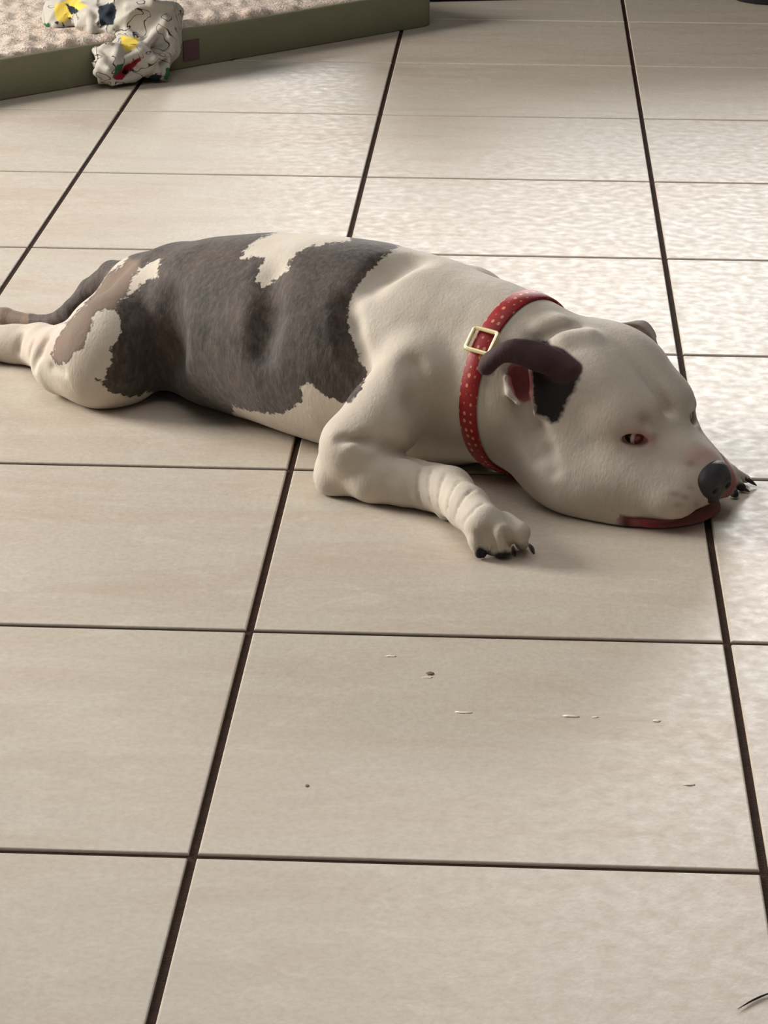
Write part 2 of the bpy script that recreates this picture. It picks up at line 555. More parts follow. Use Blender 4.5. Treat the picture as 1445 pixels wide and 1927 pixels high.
f = build_dog_field()
f.d[:, :, :] = np.maximum(f.d, -(f.lo[2] + f.h * np.arange(f.n[2], dtype=np.float32))[None, None, :] + 0.0012)   # flat where it rests on the floor
DV, DF = f.surface()
DV = relax(DV, DF, 2, 0.5)

def coat_material():
    t = NT('short_coat', 0.75, 0.2)
    d = t.attr('dark').outputs['Fac']
    rag = t.math('MULTIPLY', t.math('SUBTRACT', t.noise(150, 3, 0.6), 0.5), 24.0)
    m = t.ramp(t.math('ADD', d, rag), -1.4, 1.4)
    hair = t.noise(420, 3, 0.6, t.obj((1, 1, 0.35)))
    white = t.mix(t.ramp(t.noise(14, 3), 0.3, 0.7), srgb(184, 173, 158), srgb(200, 191, 177))
    white = t.mix(t.math('MULTIPLY', t.ramp(hair, 0.3, 0.7), 0.18), white, srgb(180, 165, 148))
    dark = t.mix(t.ramp(t.noise(22, 4), 0.3, 0.7), srgb(46, 41, 39), srgb(72, 63, 58))
    dark = t.mix(t.math('MULTIPLY', t.ramp(t.noise(170, 3, 0.6, t.obj((1, 1, 0.4)), 0.5), 0.4, 0.75), 0.5), dark, srgb(112, 99, 88))
    tn = t.attr('taupe').outputs['Fac']
    dark = t.mix(t.ramp(tn, -6, 6), dark, srgb(118, 100, 86))
    c = t.mix(m, white, dark)
    pk = t.attr('pink').outputs['Fac']
    c = t.mix(t.math('MINIMUM', pk, 1.0), c, srgb(170, 108, 104))
    c = t.mix(t.attr('brown').outputs['Fac'], c, srgb(120, 88, 72))
    bl = t.attr('black').outputs['Fac']
    c = t.mix(t.ramp(t.math('ADD', bl, t.math('MULTIPLY', rag, 0.6)), -4, 4), c, srgb(36, 30, 30))
    lf = t.attr('lip').outputs['Fac']
    c = t.mix(t.ramp(lf, -5, 3), c, srgb(142, 86, 80))
    c = t.mix(t.math('MULTIPLY', t.ramp(t.math('ABSOLUTE', t.math('SUBTRACT', lf, 2.5)), 3.5, 0.5), 0.75), c, srgb(66, 34, 36))
    c = t.mix(t.ramp(t.attr('gum').outputs['Fac'], -2, 2), c, srgb(158, 72, 78))
    c = t.mix(t.ramp(t.attr('concha').outputs['Fac'], -2, 2), c, srgb(168, 100, 102))
    c = t.mix(t.ramp(t.attr('plum').outputs['Fac'], -2, 2), c, srgb(62, 42, 43))
    c = t.mix(t.ramp(t.attr('tan').outputs['Fac'], -2, 2), c, srgb(96, 78, 62))
    t.base(c)
    h = t.math('ADD', t.noise(330, 4, 0.65, t.obj((1, 1, 0.4))), t.math('MULTIPLY', t.noise(60, 3, 0.5), 1.5))
    t.bump(h, 0.22, 0.003)
    t.set('Sheen Weight', 0.12)
    t.set('Sheen Roughness', 0.5)
    return t.m

dog = empty('dog', (0.1, 0.95, 0.0), 'white and dark grey short-haired dog lying stretched out on the tiles', 'dog')
body = fast_mesh('body', DV, DF, coat_material(), dog)
px, py = to_px(DV)
D1 = [(302,487),(285,494),(268,503),(252,508),(240,498),(240,440),(300,420),(525,420),(520,437),(490,448),(470,462),(452,484),(460,488),(475,482),(497,486),(490,505),(481,530),(490,533),(496,543),(520,525),(540,510),(545,492),(560,475),(585,463),(620,457),(660,452),(660,430),(790,430),(748,465),(715,490),(690,515),(672,540),(662,560),(655,585),(657,620),(668,650),(680,680),(690,700),(685,720),(672,745),(658,758),(640,755),(620,748),(600,735),(590,722),(578,722),(565,728),(572,745),(565,758),(545,770),(530,778),(500,778),(470,774),(440,764),(436,790),(300,790),(285,735),(250,748),(232,745),(205,735),(185,718),(182,713),(197,715),(200,700),(210,680),(207,660),(213,650),(222,640),(228,620),(225,600),(217,580),(218,570),(228,560),(235,563),(240,555),(262,545),(262,535),(275,528),(297,520),(298,505),(304,487)]
D2 = [(240,486),(262,490),(262,508),(250,520),(244,540),(235,556),(222,567),(218,583),(185,585),(178,590),(172,610),(165,630),(155,655),(140,665),(130,680),(108,688),(97,672),(104,641),(131,600),(170,562),(187,538),(202,514),(228,500)]
TAIL = [(60,560),(120,560),(200,470),(262,470),(262,486),(235,505),(207,515),(188,540),(150,580),(110,615),(98,628),(60,628)]
EARH = [(1092,703),(1085,728),(1068,755),(1060,775),(1050,792),(1037,797),(1028,785),(1008,780),(1000,740),(1000,700),(985,640),(1030,640)]
def chain_dist(P, pts):
    best = np.full(len(P), 9.0)
    for (p, r), (q, s_) in zip(pts, pts[1:]):
        ba = q - p; t = np.clip((P - p) @ ba / (ba @ ba), 0, 1)
        best = np.minimum(best, np.linalg.norm(P - p - t[:, None] * ba, axis=1) - (r + (s_ - r) * t))
    return best
tail_d = (0.0050 - chain_dist(DV, TAIL_CHAIN)) * 1500
dk = np.maximum.reduce([poly_sd(px, py, D1), poly_sd(px, py, D2), tail_d])
def near_pts(rows):
    G = np.array(rows)
    P = []
    for i in range(len(G) - 1):
        for j in range(G.shape[1] - 1):
            for u in np.linspace(0, 1, 5):
                for v in np.linspace(0, 1, 7):
                    P.append((G[i, j] * (1 - u) + G[i + 1, j] * u) * (1 - v) + (G[i, j + 1] * (1 - u) + G[i + 1, j + 1] * u) * v)
    P = np.array(P)
    lo, hi = P.min(0) - 0.02, P.max(0) + 0.02
    m = np.all((DV > lo) & (DV < hi), 1)
    out = np.full(len(DV), 0.05)
    idx = np.where(m)[0]
    for ch in np.array_split(idx, max(1, len(idx) // 2000)):
        out[ch] = np.sqrt(((DV[ch][:, None] - P[None]) ** 2).sum(-1)).min(1)
    return out
plum = np.clip((0.0100 - near_pts(EAR_PTS['near'])) * 1500, -20, 20)
tan = np.clip((0.0100 - near_pts(EAR_PTS['far'])) * 1500, -20, 20)
set_attr(body, 'plum', np.maximum(plum, -20))
set_attr(body, 'tan', tan)
set_attr(body, 'concha', np.clip(poly_sd(px, py, [(955, 692), (962, 684), (985, 684), (1000, 700), (1003, 730), (1000, 752), (985, 758), (968, 745), (956, 722)]), -20, 20))
dk = np.where(px > 850, -20, dk)
set_attr(body, 'dark', np.clip(dk, -20, 20))
tp = np.maximum(poly_sd(px, py, D2), np.where(px < 55, tail_d, -20))
set_attr(body, 'taupe', np.clip(tp, -20, 20))
PADS = [(890, 1036), (902, 1030), (916, 1032), (926, 1042), (950, 1036), (985, 1038), (1000, 1026), (1010, 1038), (1004, 1056), (960, 1072), (900, 1066)]
FARP = [(1392, 905), (1412, 912), (1430, 905), (1430, 940), (1380, 945), (1375, 925)]
bk = np.maximum.reduce([poly_sd(px, py, EARH), poly_sd(px, py, PADS), poly_sd(px, py, FARP)])
set_attr(body, 'black', np.clip(bk, -20, 20))
def blob(cx, cy, rx, ry, amt):
    return amt * np.exp(-(((px - cx) / rx) ** 2 + ((py - cy) / ry) ** 2))
LC = (DV - HS) @ HR
onhead = (LC[:, 0] < 0.172) & (np.abs(LC[:, 1]) < 0.075) & (LC[:, 0] > -0.05)
LIP = [(1190, 968), (1215, 980), (1260, 989), (1308, 991), (1333, 966), (1350, 950), (1378, 930), (1388, 900), (1375, 870), (1400, 870), (1420, 930), (1370, 1000), (1330, 1020), (1190, 1015)]
pk = blob(1318, 858, 34, 20, .55) + blob(1300, 950, 40, 34, .25) + blob(1203, 826, 30, 17, .75) + blob(1175, 800, 50, 40, .12)
pk = pk * onhead + blob(75, 640, 30, 30, .25)
f_, l_, u_ = LC[:, 0], LC[:, 1], LC[:, 2]
near_lip = np.minimum((-0.067 - u_) * 1800, (f_ - 0.100) * 500)
far_lip = np.minimum(np.minimum((l_ - 0.016) * 1800, (f_ - 0.118) * 1800), (-0.022 - u_) * 1800)
lip = np.clip(np.maximum(near_lip, far_lip), -20, 20)
set_attr(body, 'lip', np.where(onhead, lip, -20))
MOUTH = [(1204, 978), (1216, 978), (1240, 988), (1232, 1000), (1216, 1001), (1206, 990)]
set_attr(body, 'gum', np.where(onhead, np.clip(poly_sd(px, py, MOUTH), -20, 20), -20))
set_attr(body, 'pink', np.clip(pk, 0, 1))
br = blob(1210, 787, 16, 16, .5) + blob(1142, 926, 12, 10, .3) + blob(1270, 930, 14, 6, .5) + blob(1290, 936, 8, 5, .5) + blob(1300, 918, 7, 5, .4) + blob(1276, 950, 10, 5, .4) + blob(1310, 950, 6, 5, .4) + blob(1246, 762, 18, 22, .25) + blob(1300, 872, 12, 8, .5)
set_attr(body, 'brown', np.clip(br * onhead, 0, 1))

# nose
def rot_to(zv, up=(0, 0, 1)):
    return Vector(zv).to_track_quat('Z', 'Y').to_matrix().to_4x4()

nose_mat = simple('nose_leather', srgb(48, 44, 50), 0.38, 300, 0.2, 0.5)
nc = H(0.160, 0, -0.028)
nf = Field(nc - 0.04, nc + 0.04, 0.0013)
nf.ell(H(0.156, 0, -0.023), (0.014, 0.0235, 0.0185), HR, 0.004)
nf.ell(H(0.158, 0, -0.038), (0.011, 0.012, 0.013), HR, 0.008)
for s in (-1, 1):
    nf.ell(H(0.160, s * 0.011, -0.027), (0.012, 0.010, 0.012), HR, 0.004)
    nf.ell(H(0.173, s * 0.0105, -0.029), (0.008, 0.0042, 0.0036), HR, 0.003, True)
nf.cone(H(0.175, 0, -0.028), H(0.172, 0, -0.052), 0.0010, 0.0010, 0.003, True)
v, q = nf.surface()
fast_mesh('nose', relax(v, q, 1), q, nose_mat, dog)

# eyes
eye_t = NT('wet_eye', 0.12, 0.6)
ev = eye_t.n('ShaderNodeSeparateXYZ', {0: eye_t.obj()}).outputs
irisd = eye_t.ramp(ev[0], 0.0026, 0.0034)
c_ = eye_t.mix(irisd, srgb(26, 18, 24), srgb(196, 170, 168))
c_ = eye_t.mix(eye_t.ramp(ev[0], 0.0056, 0.0070), c_, srgb(104, 44, 46))
eye_t.base(c_)
for s in (-1, 1):
    bm = bmesh.new()
    bmesh.ops.create_uvsphere(bm, u_segments=32, v_segments=20, radius=0.0105)
    o = bm_obj('eye', bm, eye_t.m)
    o.matrix_world = Matrix.Translation(Vector(H(*BALL_AT[s]))) @ Matrix(HR.tolist()).to_4x4()
    o.parent = dog
    o.matrix_parent_inverse = dog.matrix_world.inverted()

# collar following the neck
def ring_on(field, c, n, off, count=96, start=0.0):
    n = n / np.linalg.norm(n)
    a = np.cross(n, (0, 0, 1.0)); a /= np.linalg.norm(a)
    b = np.cross(a, n)
    out = []
    for k in range(count):
        th = 2 * math.pi * k / count
        d = a * math.cos(th) + b * math.sin(th)
        ts = np.arange(0.02, 0.16, 0.0008)
        vals = field.sample(c[None] + ts[:, None] * d[None])
        out_i = np.argmax(vals > 0)
        out.append(ts[out_i] if vals[out_i] > 0 else 0.11)
    r = np.array(out)
    for _ in range(3):
        r = (np.roll(r, 1) + 2 * r + np.roll(r, -1)) / 4
    r = r + off
    return np.array([c + (a * math.cos(2 * math.pi * k / count) + b * math.sin(2 * math.pi * k / count)) * r[k] for k in range(count)]), n

CC = S(968, 724, 0.108, 10)[0]
CN = np.array([0.76, -0.52, -0.04]); CN /= np.linalg.norm(CN)
def collar_material():
    t = NT('red_dotted_webbing', 0.55, 0.4)
    uv = t.n('ShaderNodeTexCoord').outputs['UV']
    v = t.n('ShaderNodeTexVoronoi', {'Vector': uv, 'Scale': 1.0, 'Randomness': 0.25}, feature='F1').outputs['Distance']
    dot = t.ramp(v, 0.27, 0.19)
    c = t.mix(t.noise(200, 3), srgb(120, 10, 18), srgb(160, 26, 28))
    c = t.mix(t.math('MULTIPLY', dot, 0.85), c, srgb(214, 150, 110))
    t.base(c)
    t.bump(t.noise(900, 2), 0.3, 0.001)
    return t.m
def build_collar():
    N = 120
    prof = [(-0.0100, 0.0004), (-0.0106, 0.0016), (-0.0095, 0.0028), (0, 0.0030), (0.0095, 0.0028), (0.0106, 0.0016), (0.0100, 0.0004), (0.0, 0.0002)]
    rings = []
    for w, h in prof:
        pts, n = ring_on(f, CC + CN * w, CN, h, N)
        rings.append(pts)
    verts = np.concatenate(rings); m = len(prof)
    faces = [(a * N + k, a * N + (k + 1) % N, ((a + 1) % m) * N + (k + 1) % N, ((a + 1) % m) * N + k) for a in range(m) for k in range(N)]
    o = mesh_obj('collar', verts, faces, collar_material(), dog)
    uvl = o.data.uv_layers.new(name='UVMap')
    mid = rings[3]
    for p in o.data.polygons:
        for li in p.loop_indices:
            vi = o.data.loops[li].vertex_index
            a, k = divmod(vi, N)
            kk = k
            if k == 0 and any(o.data.loops[l].vertex_index % N == N - 1 for l in p.loop_indices): kk = N
            uvl.data[li].uv = (kk / N * 54, prof[a][0] / 0.0197 * 2.6 + 0.5)
    o['label'] = 'red collar with pale dots'
    return o, mid
collar, mid = build_collar()
cpx, cpy = to_px(mid)
# buckle
buckle_mat = simple('polished_brass', srgb(250, 236, 188), 0.3, 80, 0.03, 0.0, 0.75)
kb = int(np.argmin((cpx - 900) ** 2 + (cpy - 636) ** 2))
bc = mid[kb]; tang = mid[(kb + 1) % len(mid)] - mid[kb - 1]; tang /= np.linalg.norm(tang)
outw = np.cross(tang, CN); outw /= np.linalg.norm(outw)
if outw @ (bc - CC) < 0: outw = -outw
def build_buckle():
    bm = bmesh.new()
    hx, hy = 0.0125, 0.0150
    loop = []
    for (sx, sy) in ((1, 1), (-1, 1), (-1, -1), (1, -1)):
        cx, cy = sx * (hx - 0.003), sy * (hy - 0.003)
        a0 = {(1, 1): 0, (-1, 1): 90, (-1, -1): 180, (1, -1): 270}[(sx, sy)]
        for k in range(5):
            a = math.radians(a0 + 22.5 * k)
            loop.append((cx + 0.003 * math.cos(a), cy + 0.003 * math.sin(a)))
    R = 8; rr = 0.0026
    P = []
    n = len(loop)
    for i, (x, y) in enumerate(loop):
        l = math.hypot(x, y)
        xp, yp = loop[i - 1]; xn, yn = loop[(i + 1) % n]
        tx, ty = xn - xp, yn - yp; tl = math.hypot(tx, ty); nx, ny = ty / tl, -tx / tl
        for k in range(R):
            a = 2 * math.pi * k / R
            ox = math.cos(a) * rr; oz = math.sin(a) * rr * 0.8
            P.append(bc + tang * (x + nx * ox) + CN * (y + ny * ox) + outw * (0.0028 + oz))
    F_ = [(i * R + k, ((i + 1) % n) * R + k, ((i + 1) % n) * R + (k + 1) % R, i * R + (k + 1) % R) for i in range(n) for k in range(R)]
    o = mesh_obj('buckle', P, F_, buckle_mat, collar)
    bmesh.ops.recalc_face_normals
    o['label'] = 'square brass-coloured buckle'
build_buckle()

# ------------------------------------------------------------------ dog bed
A = W(0, 190, 0)[:2]; B = W(820, 47, 0)[:2]
dv = (B - A) / np.linalg.norm(B - A); nv = np.array([-dv[1], dv[0]])
def bedp(u, v, z): return np.array([B[0] + dv[0] * u + nv[0] * v, B[1] + dv[1] * u + nv[1] * v, z])
bed = empty('dog_bed', bedp(-0.6, 0.35, 0), 'low olive green dog bed with a beige fleece top', 'dog bed')
BH = 0.076
green = simple('olive_canvas', srgb(130, 128, 102), 0.85, 25, 0.10, 0.3)
def rounded_slab(name, u0, u1, v0, v1, z0, z1, r, mat, parent, nseg=4, puff=None):
    bm = bmesh.new()
    rings = []
    for z, ins in [(z0, r * .4), (z0 + r * .4, 0)] + [(z1 - r + r * math.sin(a * math.pi / 2 / nseg), r - r * math.cos(a * math.pi / 2 / nseg)) for a in range(nseg + 1)]:
        ring = []
        c = 0.03
        for (cu, cv, a0) in ((u1 - c, v1 - c, 0), (u0 + c, v1 - c, 90), (u0 + c, v0 + c, 180), (u1 - c, v0 + c, 270)):
            for k in range(6):
                a = math.radians(a0 + 18 * k)
                ring.append(bm.verts.new(bedp(cu + (c - ins) * math.cos(a), cv + (c - ins) * math.sin(a), z)))
        rings.append(ring)
    n = len(rings[0])
    for a, b in zip(rings, rings[1:]):
        for k in range(n):
            bm.faces.new((a[k], a[(k + 1) % n], b[(k + 1) % n], b[k]))
    bm.faces.new(rings[-1]); bm.faces.new(rings[0][::-1])
    return bm_obj(name, bm, mat, parent)
rounded_slab('side_cover', -1.35, 0.0, 0, 0.75, 0.0, BH - 0.003, 0.007, green, bed)
# fleece pad
def fleece():
    t = NT('beige_fleece', 0.95, 0.1)
    n1 = t.noise(70, 5, 0.65, dist=1.0)
    t.base(t.mix(t.ramp(n1, 0.35, 0.65), srgb(188, 160, 140), srgb(232, 214, 196)))
    t.bump(t.math('ADD', n1, t.noise(260, 3)), 0.7, 0.01)
    t.set('Sheen Weight', 0.4)
    return t.m
def build_fleece():
    nu, nw = 270, 150
    u = np.linspace(-1.34, -0.008, nu); v = np.linspace(0.006, 0.745, nw)
    U, V_ = np.meshgrid(u, v, indexing='ij')
    rng = np.random.RandomState(3)
    hgt = np.zeros_like(U)
    for sc, am in ((6, 0.0015), (25, 0.0016), (60, 0.0014)):
        for _ in range(8):
            a = rng.rand() * 6.28; ph = rng.rand() * 6.28
            hgt += am * 0.5 * np.sin((U * math.cos(a) + V_ * math.sin(a)) * sc * 3 + ph)
    e = np.minimum(np.minimum(U + 1.34, -0.008 - U), np.minimum(V_ - 0.006, 0.745 - V_))
    Z = BH - 0.006 + (0.010 + np.maximum(hgt, -0.003)) * np.clip(e / 0.014, 0, 1) ** 0.5
    P = np.array([bedp(a, b, c) for a, b, c in zip(U.ravel(), V_.ravel(), Z.ravel())])
    F_ = [(i * nw + j, (i + 1) * nw + j, (i + 1) * nw + j + 1, i * nw + j + 1) for i in range(nu - 1) for j in range(nw - 1)]
    o = mesh_obj('fleece_top', P, F_, fleece(), bed)
build_fleece()
# seam piping and sewn tag
def tube(name, pts, r, mat, parent=None, n=8):
    P, F_ = [], []
    pts = [np.array(p, float) for p in pts]
    for i, p in enumerate(pts):
        t = pts[min(i + 1, len(pts) - 1)] - pts[max(i - 1, 0)]
        t /= np.linalg.norm(t)
        a = np.cross(t, (0.1, 0.2, 1)); a /= np.linalg.norm(a); b = np.cross(t, a)
        rr = r[i] if hasattr(r, '__len__') else r
        for k in range(n):
            th = 2 * math.pi * k / n
            P.append(p + (a * math.cos(th) + b * math.sin(th)) * rr)
    for i in range(len(pts) - 1):
        for k in range(n):
            F_.append((i * n + k, i * n + (k + 1) % n, (i + 1) * n + (k + 1) % n, (i + 1) * n + k))
    F_.append(tuple(range(n))[::-1]); F_.append(tuple((len(pts) - 1) * n + k for k in range(n)))
    return mesh_obj(name, P, F_, mat, parent)
def on_face(px_, py_):
    d = M3 @ np.array([(px_ - 722.5) / F_PX, -(py_ - 963.5) / F_PX, -1.0])
    t_ = ((B - CAM[:2]) @ nv) / (d[:2] @ nv)
    return (CAM[:2] + d[:2] * t_ - B) @ dv
ut = [on_face(344, 108), on_face(374, 105)]
bm = bmesh.new()
tag = []
for vv in (-0.0025, 0.003):
    tag.append([bm.verts.new(bedp(a, vv, z)) for a, z in ((ut[0], 0.014), (ut[1], 0.014), (ut[1], 0.052), (ut[0], 0.052))])
bm.faces.new(tag[0]); bm.faces.new(tag[1][::-1])
for k in range(4): bm.faces.new((tag[0][k], tag[1][k], tag[1][(k + 1) % 4], tag[0][(k + 1) % 4]))
o = bm_obj('tag', bm, simple('plum_tag', srgb(98, 70, 72), 0.7), bed, False)
o['label'] = 'plum coloured sewn-on tag'

# ------------------------------------------------------------------ crumpled cloth
def build_cloth():
    g = Field((-0.68, 2.74, -0.004), (-0.18, 3.45, 0.26), 0.0030)
    def s(x, y, z, r): return S(x, y, z, r)
    for (x, y, z, r) in ((115, 25, 0.10, 50), (170, 35, 0.10, 45), (225, 50, 0.085, 62), (265, 30, 0.11, 65), (290, 70, 0.07, 58), (235, 95, 0.055, 55),
                         (212, 122, 0.040, 44), (262, 118, 0.038, 44), (298, 114, 0.034, 40), (190, 100, 0.05, 38), (325, 96, 0.05, 28), (208, 134, 0.022, 26), (250, 138, 0.022, 24), (292, 134, 0.022, 24), (235, 0, 0.13, 55), (160, -10, 0.12, 55), (310, 40, 0.10, 42)):
        b = s(x, y, z, r); g.ball(b[0], b[1] , 0.02)
    X, Y, Z = np.meshgrid(*[g.lo[i] + g.h * np.arange(g.n[i]) for i in range(3)], indexing='ij', sparse=True)
    rng = np.random.RandomState(11)
    wx = 0.030 * np.sin(21 * Y + 17 * Z + 1) + 0.012 * np.sin(47 * Z - 20 * X); wy = 0.03 * np.sin(19 * X - 25 * Z + 2)
    fold = 0
    for _ in range(6):
        k = rng.randn(3); k /= np.linalg.norm(k); fr = rng.uniform(22, 62); ph = rng.rand() * 6.28
        fold = fold + (1 - 2 * np.abs(np.sin(fr * (k[0] * (X + wx) + k[1] * (Y + wy) + k[2] * Z) + ph)) ** 0.6) * 50 / fr
    g.d = (g.d - 0.0030 * fold).astype(np.float32)
    fl = (-(g.lo[2] + g.h * np.arange(g.n[2], dtype=np.float32)) + 0.002)[None, None, :]
    g.d = np.maximum(g.d, fl)
    # keep out of the bed
    d1 = (X - B[0]) * nv[0] + (Y - B[1]) * nv[1]
    bedd = np.minimum(d1 + 0.004, BH + 0.003 - Z)
    g.d = np.maximum(g.d, bedd).astype(np.float32)
    for path, rr in (([(166, 69), (180, 95), (194, 114), (221, 118), (263, 100), (294, 62), (311, 40)], 8), ([(158, 84), (170, 112), (183, 136), (212, 152), (250, 146), (277, 131)], 9),
                     ([(242, 14), (285, 6), (320, 14), (345, 38), (350, 64), (332, 112)], 9), ([(62, 28), (82, 54), (121, 72), (149, 80), (172, 56), (173, 28)], 9),
                     ([(104, 48), (138, 42), (166, 26)], 7), ([(200, 60), (222, 90), (216, 112)], 7), ([(262, 120), (290, 112), (326, 96)], 7), ([(150, 10), (190, 22), (215, 50)], 7), ([(240, 60), (262, 74), (296, 82), (320, 70)], 5)):
        pts = [surf(g, *p) for p in path]
        for p, q in zip(pts, pts[1:]):
            if np.linalg.norm(p - q) < 0.08:
                g.cone(p, q, rr / 1050, rr / 1050, 0.005)
    g.d = np.maximum(g.d, fl)
    g.d = np.maximum(g.d, bedd).astype(np.float32)
    V_, Q = g.surface()
    # keep the largest connected piece only
    lab = np.arange(len(V_))
    for _ in range(400):
        m = lab[Q].min(1); new = lab.copy()
        for k in range(4): np.minimum.at(new, Q[:, k], m)
        new = new[new]
        if (new == lab).all(): break
        lab = new
    ids, cn = np.unique(lab, return_counts=True); keep = lab == ids[cn.argmax()]
    Q = Q[keep[Q[:, 0]]]; mp = -np.ones(len(V_), int); mp[keep] = np.arange(keep.sum()); V_ = V_[keep]; Q = mp[Q]
    V_ = relax(V_, Q, 1)
    t = NT('printed_muslin', 0.85, 0.2)
    c = t.mix(t.noise(30, 3), srgb(168, 162, 152), srgb(190, 184, 174))
    cn = t.noise(22, 1.0, 0.4, dist=1.5)
    stroke = t.ramp(t.math('ABSOLUTE', t.math('SUBTRACT', cn, 0.52)), 0.022, 0.010)
    line = t.math('MULTIPLY', stroke, t.ramp(t.noise(13, 1), 0.40, 0.44))
    c = t.mix(line, c, srgb(52, 48, 46))
    for nm, col in (('yellow', srgb(214, 190, 84)), ('navy', srgb(36, 44, 52)), ('green', srgb(48, 92, 62)), ('red', srgb(130, 30, 42))):
        a = t.math('ADD', t.attr(nm).outputs['Fac'], t.math('MULTIPLY', t.math('SUBTRACT', t.noise(90, 2), 0.5), 8.0))
        c = t.mix(t.ramp(a, -1, 1), c, col)
    t.base(c)
    t.bump(t.noise(240, 3), 0.2, 0.002)
    o = fast_mesh('printed_cloth', V_, Q, t.m)
    o['label'] = 'crumpled white cloth with a colourful print, draped over the dog bed edge'
    o['category'] = 'cloth'
    x, y = to_px(V_)
    def ps(*pl): return np.clip(np.maximum.reduce([poly_sd(x, y, p) for p in pl]), -20, 20)
    set_attr(o, 'yellow', ps([(104, 8), (140, -5), (165, 10), (140, 25), (122, 42), (108, 40), (102, 25)], [(228, 68), (262, 72), (258, 86), (240, 98), (228, 84)]))
    set_attr(o, 'navy', ps([(186, 12), (212, 4), (220, 20), (213, 46), (192, 50), (184, 38)], [(96, 52), (135, 64), (128, 78), (98, 68)], [(280, 142), (305, 140), (300, 155), (278, 152)],
                           [(122, 6), (140, 14), (150, 22), (134, 28), (128, 16)], [(345, 35), (352, 50), (350, 62), (340, 45)]))
    set_attr(o, 'green', ps([(74, 44), (94, 44), (96, 58), (78, 60)], [(312, 128), (334, 128), (328, 148), (308, 150)], [(212, 146), (220, 122), (232, 120), (226, 148)]))
    set_attr(o, 'red', ps([(214, 148), (232, 126), (262, 108), (266, 112), (240, 138), (232, 150)]))
build_cloth()

# ------------------------------------------------------------------ dark furniture at the top edge
blackwood = simple('black_lacquer', srgb(24, 24, 28), 0.4, 20, 0.1, 0.1)
def boxmesh(name, x0, x1, y0, y1, z0, z1, mat, parent, bev=0.004):
    bm = bmesh.new()
    bmesh.ops.create_cube(bm, size=1)
    for v in bm.verts:
        v.co = Vector(((x0 + x1) / 2 + v.co.x * (x1 - x0), (y0 + y1) / 2 + v.co.y * (y1 - y0), (z0 + z1) / 2 + v.co.z * (z1 - z0)))
    bmesh.ops.bevel(bm, geom=bm.edges[:], offset=bev, segments=2, affect='EDGES')
    return bm_obj(name, bm, mat, parent, False)

s0 = W(900, 3, 0)[:2]; s1 = W(1250, -5, 0)[:2]
sd = (s1 - s0) / np.linalg.norm(s1 - s0); sn = np.array([-sd[1], sd[0]])
sofa = empty('sofa', (s0[0] + 0.6, s0[1] + 0.4, 0), 'black sofa whose lower front edge shows at the top of the picture', 'sofa')
black = simple('black_upholstery', srgb(20, 21, 26), 0.75, 40, 0.1, 0.3)
def sofa_part(name, u0, u1, v0, v1, z0, z1, bev=0.03):
    bm = bmesh.new()
    bmesh.ops.create_cube(bm, size=1)
    for v in bm.verts:
        u = (u0 + u1) / 2 + v.co.x * (u1 - u0); w = (v0 + v1) / 2 + v.co.y * (v1 - v0)
        v.co = Vector((s0[0] + sd[0] * u + sn[0] * w, s0[1] + sd[1] * u + sn[1] * w, (z0 + z1) / 2 + v.co.z * (z1 - z0)))
    bmesh.ops.bevel(bm, geom=bm.edges[:], offset=bev, segments=3, affect='EDGES')
    return bm_obj(name, bm, black, sofa)
sofa_part('base', -0.15, 1.75, 0.0, 0.85, 0.0, 0.24, 0.01)
sofa_part('seat_cushion', 0.05, 0.78, 0.01, 0.62, 0.245, 0.42)
sofa_part('seat_cushion', 0.80, 1.53, 0.01, 0.62, 0.245, 0.42)
sofa_part('backrest', 0.05, 1.53, 0.63, 0.85, 0.245, 0.74)
sofa_part('armrest', -0.15, 0.04, 0.01, 0.84, 0.245, 0.58)
sofa_part('armrest', 1.54, 1.75, 0.01, 0.84, 0.245, 0.58)

# crumbs and a hair on the floor
crumb_mat = simple('pale_crumb', srgb(226, 214, 198), 0.8, 300, 0.05, 0.0)
def crumb(px_, py_, lx, ly, h, label, mat, ang=0.0):
    p = W(px_, py_, 0.0)
    bm = bmesh.new()
    bmesh.ops.create_icosphere(bm, subdivisions=2, radius=1)
    rr = random.Random(int(px_))
    for v in bm.verts:
        k = 1 + rr.uniform(-0.25, 0.25)
        v.co = Vector((v.co.x * lx * k, v.co.y * ly * k * 1.3, max(0.0, v.co.z * h * 0.3 * k + h * 0.15)))
    o = bm_obj('crumb', bm, mat)
    o.location = (p[0], p[1], 0.0001)
    o.rotation_euler = (0, 0, ang)
    o['label'] = label; o['category'] = 'crumb'; o['group'] = 'crumbs on the floor'
brown = simple('brown_crumb', srgb(120, 92, 76), 0.8, 300, 0.15, 0.0)
crumb(809, 1268, 0.0038, 0.0030, 0.0022, 'tiny pinkish brown crumb on the tile below the paw', brown)
crumb(803, 1275, 0.0050, 0.0012, 0.0008, 'tiny pale flake right beside the brown crumb', crumb_mat)
crumb(735, 1235, 0.0052, 0.0014, 0.0008, 'tiny pale sliver on the tile, nearest the left grout line', crumb_mat)
crumb(872, 1341, 0.0085, 0.0016, 0.0010, 'thin pale sliver in the middle of the large front tile', crumb_mat, -0.05)
crumb(1074, 1348, 0.0072, 0.0020, 0.0012, 'pale chip right of the thin sliver on the front tile', crumb_mat, -0.1)
crumb(1120, 1350, 0.0030, 0.0012, 0.0008, 'small pale speck just right of the pale chip', crumb_mat)
crumb(1236, 1357, 0.0036, 0.0016, 0.0012, 'pale speck toward the right side of the front tile', crumb_mat)
crumb(1297, 1477, 0.0046, 0.0016, 0.0012, 'pale crumb nearest the right grout line of the front tile', crumb_mat)
crumb(578, 1479, 0.0018, 0.0018, 0.0008, 'tiny dark speck on the left part of the front tile', brown)
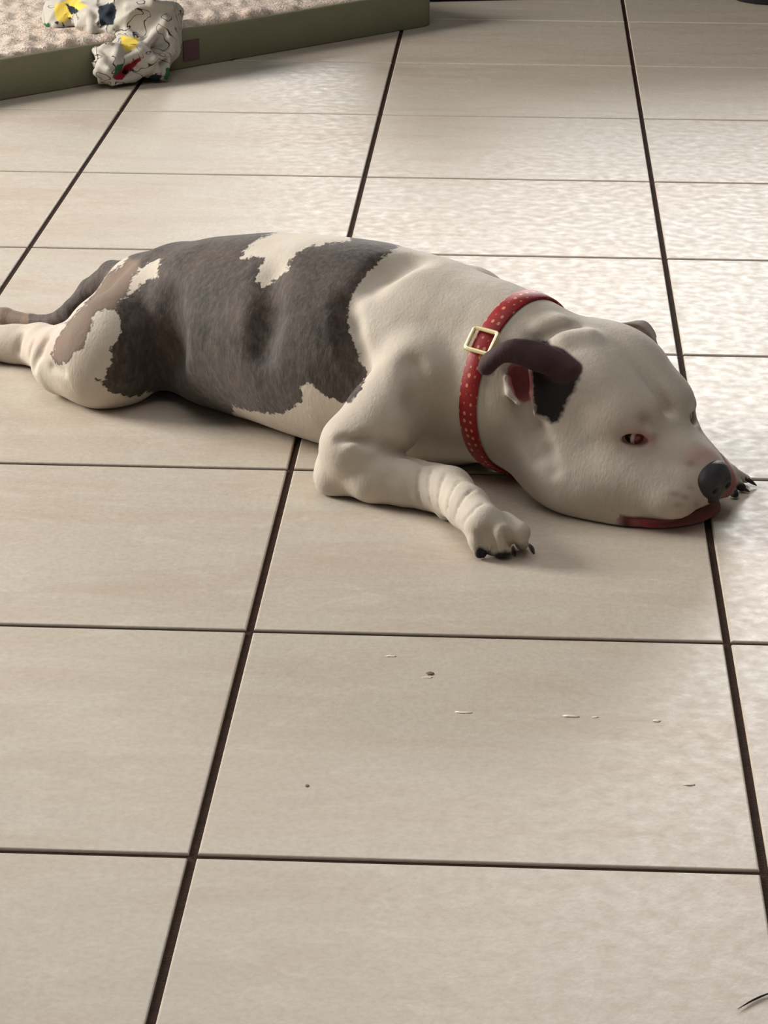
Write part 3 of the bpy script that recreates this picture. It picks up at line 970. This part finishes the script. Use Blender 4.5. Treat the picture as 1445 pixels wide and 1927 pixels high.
hp = [W(1388 + (1462 - 1388) * t_, 1899 - 34 * t_ - 4 * math.sin(3.1 * t_), 0.0012) for t_ in np.linspace(0, 1, 16)]
ho = tube('dog_hair', hp, [0.0002 + 0.0006 * math.sin(math.pi * k / 15) for k in range(16)], simple('dark_hair', srgb(40, 32, 26), 0.7, 100, 0.1, 0))
ho['label'] = 'thin dark hair lying on the tile at the bottom right corner'; ho['category'] = 'hair'

# claws
claw_mat = simple('dark_claw', srgb(38, 30, 30), 0.35, 200, 0.15, 0.0)
pale_claw = simple('pale_claw', srgb(200, 176, 160), 0.4, 200, 0.1, 0.0)
for pts, rr, mt in (([(905, 1034, 0.016), (908, 1044, 0.009), (911, 1050, 0.003)], 5.5, claw_mat), ([(996, 1026, 0.018), (1002, 1034, 0.013), (1005, 1041, 0.006)], 4.5, claw_mat),
                    ([(921, 1018, 0.026), (922, 1028, 0.020), (921, 1036, 0.013)], 4.0, pale_claw), ([(965, 1030, 0.018), (968, 1040, 0.010), (970, 1046, 0.003)], 4.0, claw_mat),
                    ([(1402, 899, 0.012), (1414, 907, 0.010), (1424, 914, 0.002)], 4.5, claw_mat), ([(1394, 916, 0.009), (1404, 922, 0.007), (1411, 926, 0.001)], 3.8, claw_mat)):
    p0 = surf(f, pts[0][0], pts[0][1]) + np.array([0, 0.002, -0.001])
    P_ = [p0]
    for q in pts[1:]:
        ray = W(q[0], q[1], 0.0) - CAM; ray /= np.linalg.norm(ray)
        c_ = CAM + ray * ((p0 - CAM) @ ray)
        if c_[2] < 0.0015: c_ = W(q[0], q[1], 0.0015)
        P_.append(c_)
    Q_ = [P_[0], (P_[0] + P_[1]) / 2, P_[1], (P_[1] + P_[2]) / 2, P_[2]]
    tube('claw', Q_, [rr / 1800 * k for k in (0.8, 1.0, 0.85, 0.6, 0.15)], mt, dog, 10)

# rounded black cushion at the top right
st = W(1450, -25, 0.0)
def lathe(name, prof, loc, mat, parent=None, n=48):
    P_, F_ = [], []
    for r_, z_ in prof:
        for k in range(n):
            a = 2 * math.pi * k / n
            P_.append((loc[0] + r_ * math.cos(a), loc[1] + r_ * math.sin(a), loc[2] + z_))
    for i in range(len(prof) - 1):
        for k in range(n):
            F_.append((i * n + k, i * n + (k + 1) % n, (i + 1) * n + (k + 1) % n, (i + 1) * n + k))
    F_.append(tuple(range(n))[::-1]); F_.append(tuple((len(prof) - 1) * n + k for k in range(n)))
    return mesh_obj(name, P_, F_, mat, parent)
rb = lathe('floor_cushion', [(0.085, 0.0), (0.095, 0.006), (0.10, 0.03), (0.102, 0.06), (0.09, 0.09), (0.05, 0.10)], W(1456, -3, 0.0), black)
rb['label'] = 'rounded black floor cushion at the top right corner of the tiles'; rb['category'] = 'cushion'
